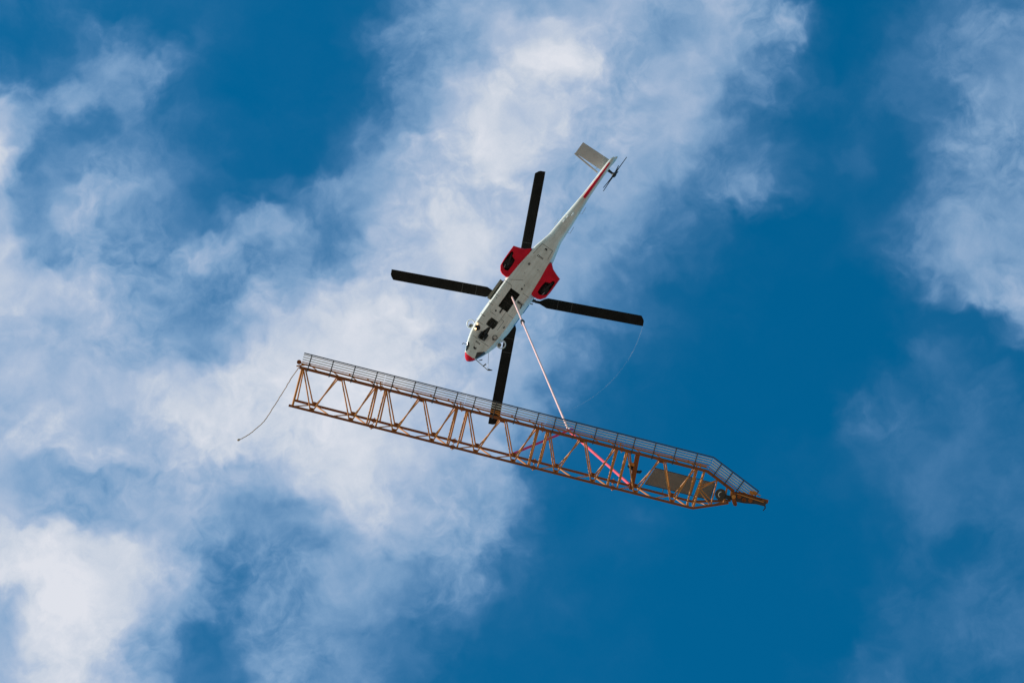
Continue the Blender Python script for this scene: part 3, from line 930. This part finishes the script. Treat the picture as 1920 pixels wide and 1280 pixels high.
# name board seen from its back
MB().prism([(695 * S, -19.7 * S), (683 * S, -53 * S), (774 * S, -53 * S), (776 * S, -19.9 * S)], -1.02, -.985).build('board', 'board', jib)
MB().prism([(785.5 * S, -20 * S), (784 * S, -52 * S), (809 * S, -51.6 * S), (811.5 * S, -20 * S)], -1.02, -.985).build('board', 'board', jib)
for (a, b) in (((693.5, -19.5), (812, -19.8)), ((684, -53.5), (810, -52.4)), ((812, -19.8), (810, -52.4))):
    bar('board_frame', (a[0] * S, a[1] * S, -1.0), (b[0] * S, b[1] * S, -1.0), .022, 'rail_dark', jib, 6)
for x in (720, 745, 770):
    bar('board_bracket', (x * S, -53 * S, -1.0), (x * S, FY - .02, FZ), .02, 'rail_dark', jib, 6)
# end lug on the left with the tag line's shackle
MB().lathe([(.05, -.05), (.10, -.05), (.10, .05), (.05, .05)], (-3 * S, .22, -.02), (0, 0, 1), 14).build('end_lug', 'jib_rust', jib)
bar('end_bracket', up_(-6, .02, 0), up_(12, .20, -.03), .035, 'jib_paint', jib)

# ------------------------------------------------------------------ hook, slings, tag line
JM = Matrix.LocRotScale(jib.location, jib.rotation_euler, None)
hk = bpy.data.objects.new('lifting_shackle', None)
col.objects.link(hk)
hk.location = HOOK
tag(hk, 'steel and violet shackle where the pink rope meets the two slings', 'shackle')
MB().tube([(.10 * math.cos(t), 0, .16 + .17 * math.sin(t)) for t in [R(a) for a in range(-60, 250, 20)]], .035, 8).build('bow', 'steel', hk)
MB().tube([(-.18, 0, .0), (.18, 0, .0)], .05, 8).build('pin', 'shackle_violet', hk)
MB().lathe([(.03, -.05), (.09, -.05), (.09, .05), (.03, .05)], (.2, 0, 0), (1, 0, 0), 10).build('pin_head', 'shackle_violet', hk)
for u, y, m, r, lab in ((426, FY, 'sling_shaded', .056, 'thin sling coloured a shaded crimson running to the left from the shackle'), (656, FY, 'sling_sunlit', .064, 'thick sling coloured a sunlit bright pink running to the right from the shackle')):
    e = JM @ Vector((u * S, y + .05, FZ - .06))
    pp = vec_line(HOOK + Vector((0, 0, -.08)), e, 20)
    tag(MB().tube(pp, r, 8).build('sling', m), lab, 'sling')
t0 = JM @ Vector((-4 * S, .02, 0))
# flutters in the downwash, hanging and trailing to the side
tp = []
rp = [(561, 688), (546, 710), (531, 735), (517, 758), (503, 780), (493, 793), (481, 803.5), (472, 811), (460, 819), (451, 823)]
for i, (px, py) in enumerate(rp):
    dx, dy = px - 561.4, py - 688.4
    uu, vv = dx * .9691 + dy * .2465, -(-dx * .2465 + dy * .9691)
    tp.append(JM @ Vector((uu * S, vv * S, .10 * i)))
fine = []
for i in range(len(tp) - 1):
    p0, p1, p2, p3 = tp[max(i - 1, 0)], tp[i], tp[i + 1], tp[min(i + 2, len(tp) - 1)]
    for k in range(5):
        t = k / 5
        q = .5 * ((2 * p1) + (p2 - p0) * t + (2 * p0 - 5 * p1 + 4 * p2 - p3) * t * t + (3 * p1 - p0 - 3 * p2 + p3) * t ** 3)
        fine.append(q + Vector((random.uniform(-.012, .012), random.uniform(-.012, .012), 0)))
fine.append(tp[-1])
tl = MB().tube(fine, .020, 6).build('tag_line', 'tag_rope')
tag(tl, 'thin grey tag rope trailing loose from the left end of the jib', 'rope')
MB().lathe([(.02, -.07), (.05, -.03), (.05, .03), (.02, .07)], tp[-1], tp[-1] - tp[-2], 8).build('rope_knot', 'tag_rope', tl)

# ------------------------------------------------------------------ thin vapour thread shed by the starboard blade tip
vm = bpy.data.materials.new('vapour')
vm.use_nodes = True
vt = vm.node_tree
vb = vt.nodes['Principled BSDF']
vb.inputs['Base Color'].default_value = (.8, .82, .85, 1)
vb.inputs['Roughness'].default_value = 1.0
vb.inputs['Specular IOR Level'].default_value = 0.0
VN = Nodes(vt)
vtc = VN.new('ShaderNodeTexCoord')
VN.put(vb.inputs['Alpha'], VN.smooth(VN.noise(vtc.outputs['Object'], 0.9, 3.0, 0.6).outputs['Fac'], 0.35, 0.65, 0.03, 0.10))
MATS['vapour'] = vm
vp = []
for i in range(37):
    f = i / 36
    a = R(-115.1 + 1.5 + 57 * f)
    rr = 7.97 - .35 * f
    vp.append(HM @ Vector((rr * math.cos(a), rr * math.sin(a), HUBZ + .05 - .5 * f)))
tag(MB().tube(vp, [.004 + .024 * min(1, (36 - i) / 12, (i + 2) / 4) for i in range(37)], 6).build('vapour_thread', 'vapour'),
    'faint thin white vapour thread curving down from the right rotor blade tip', 'vapour', None, 'stuff')
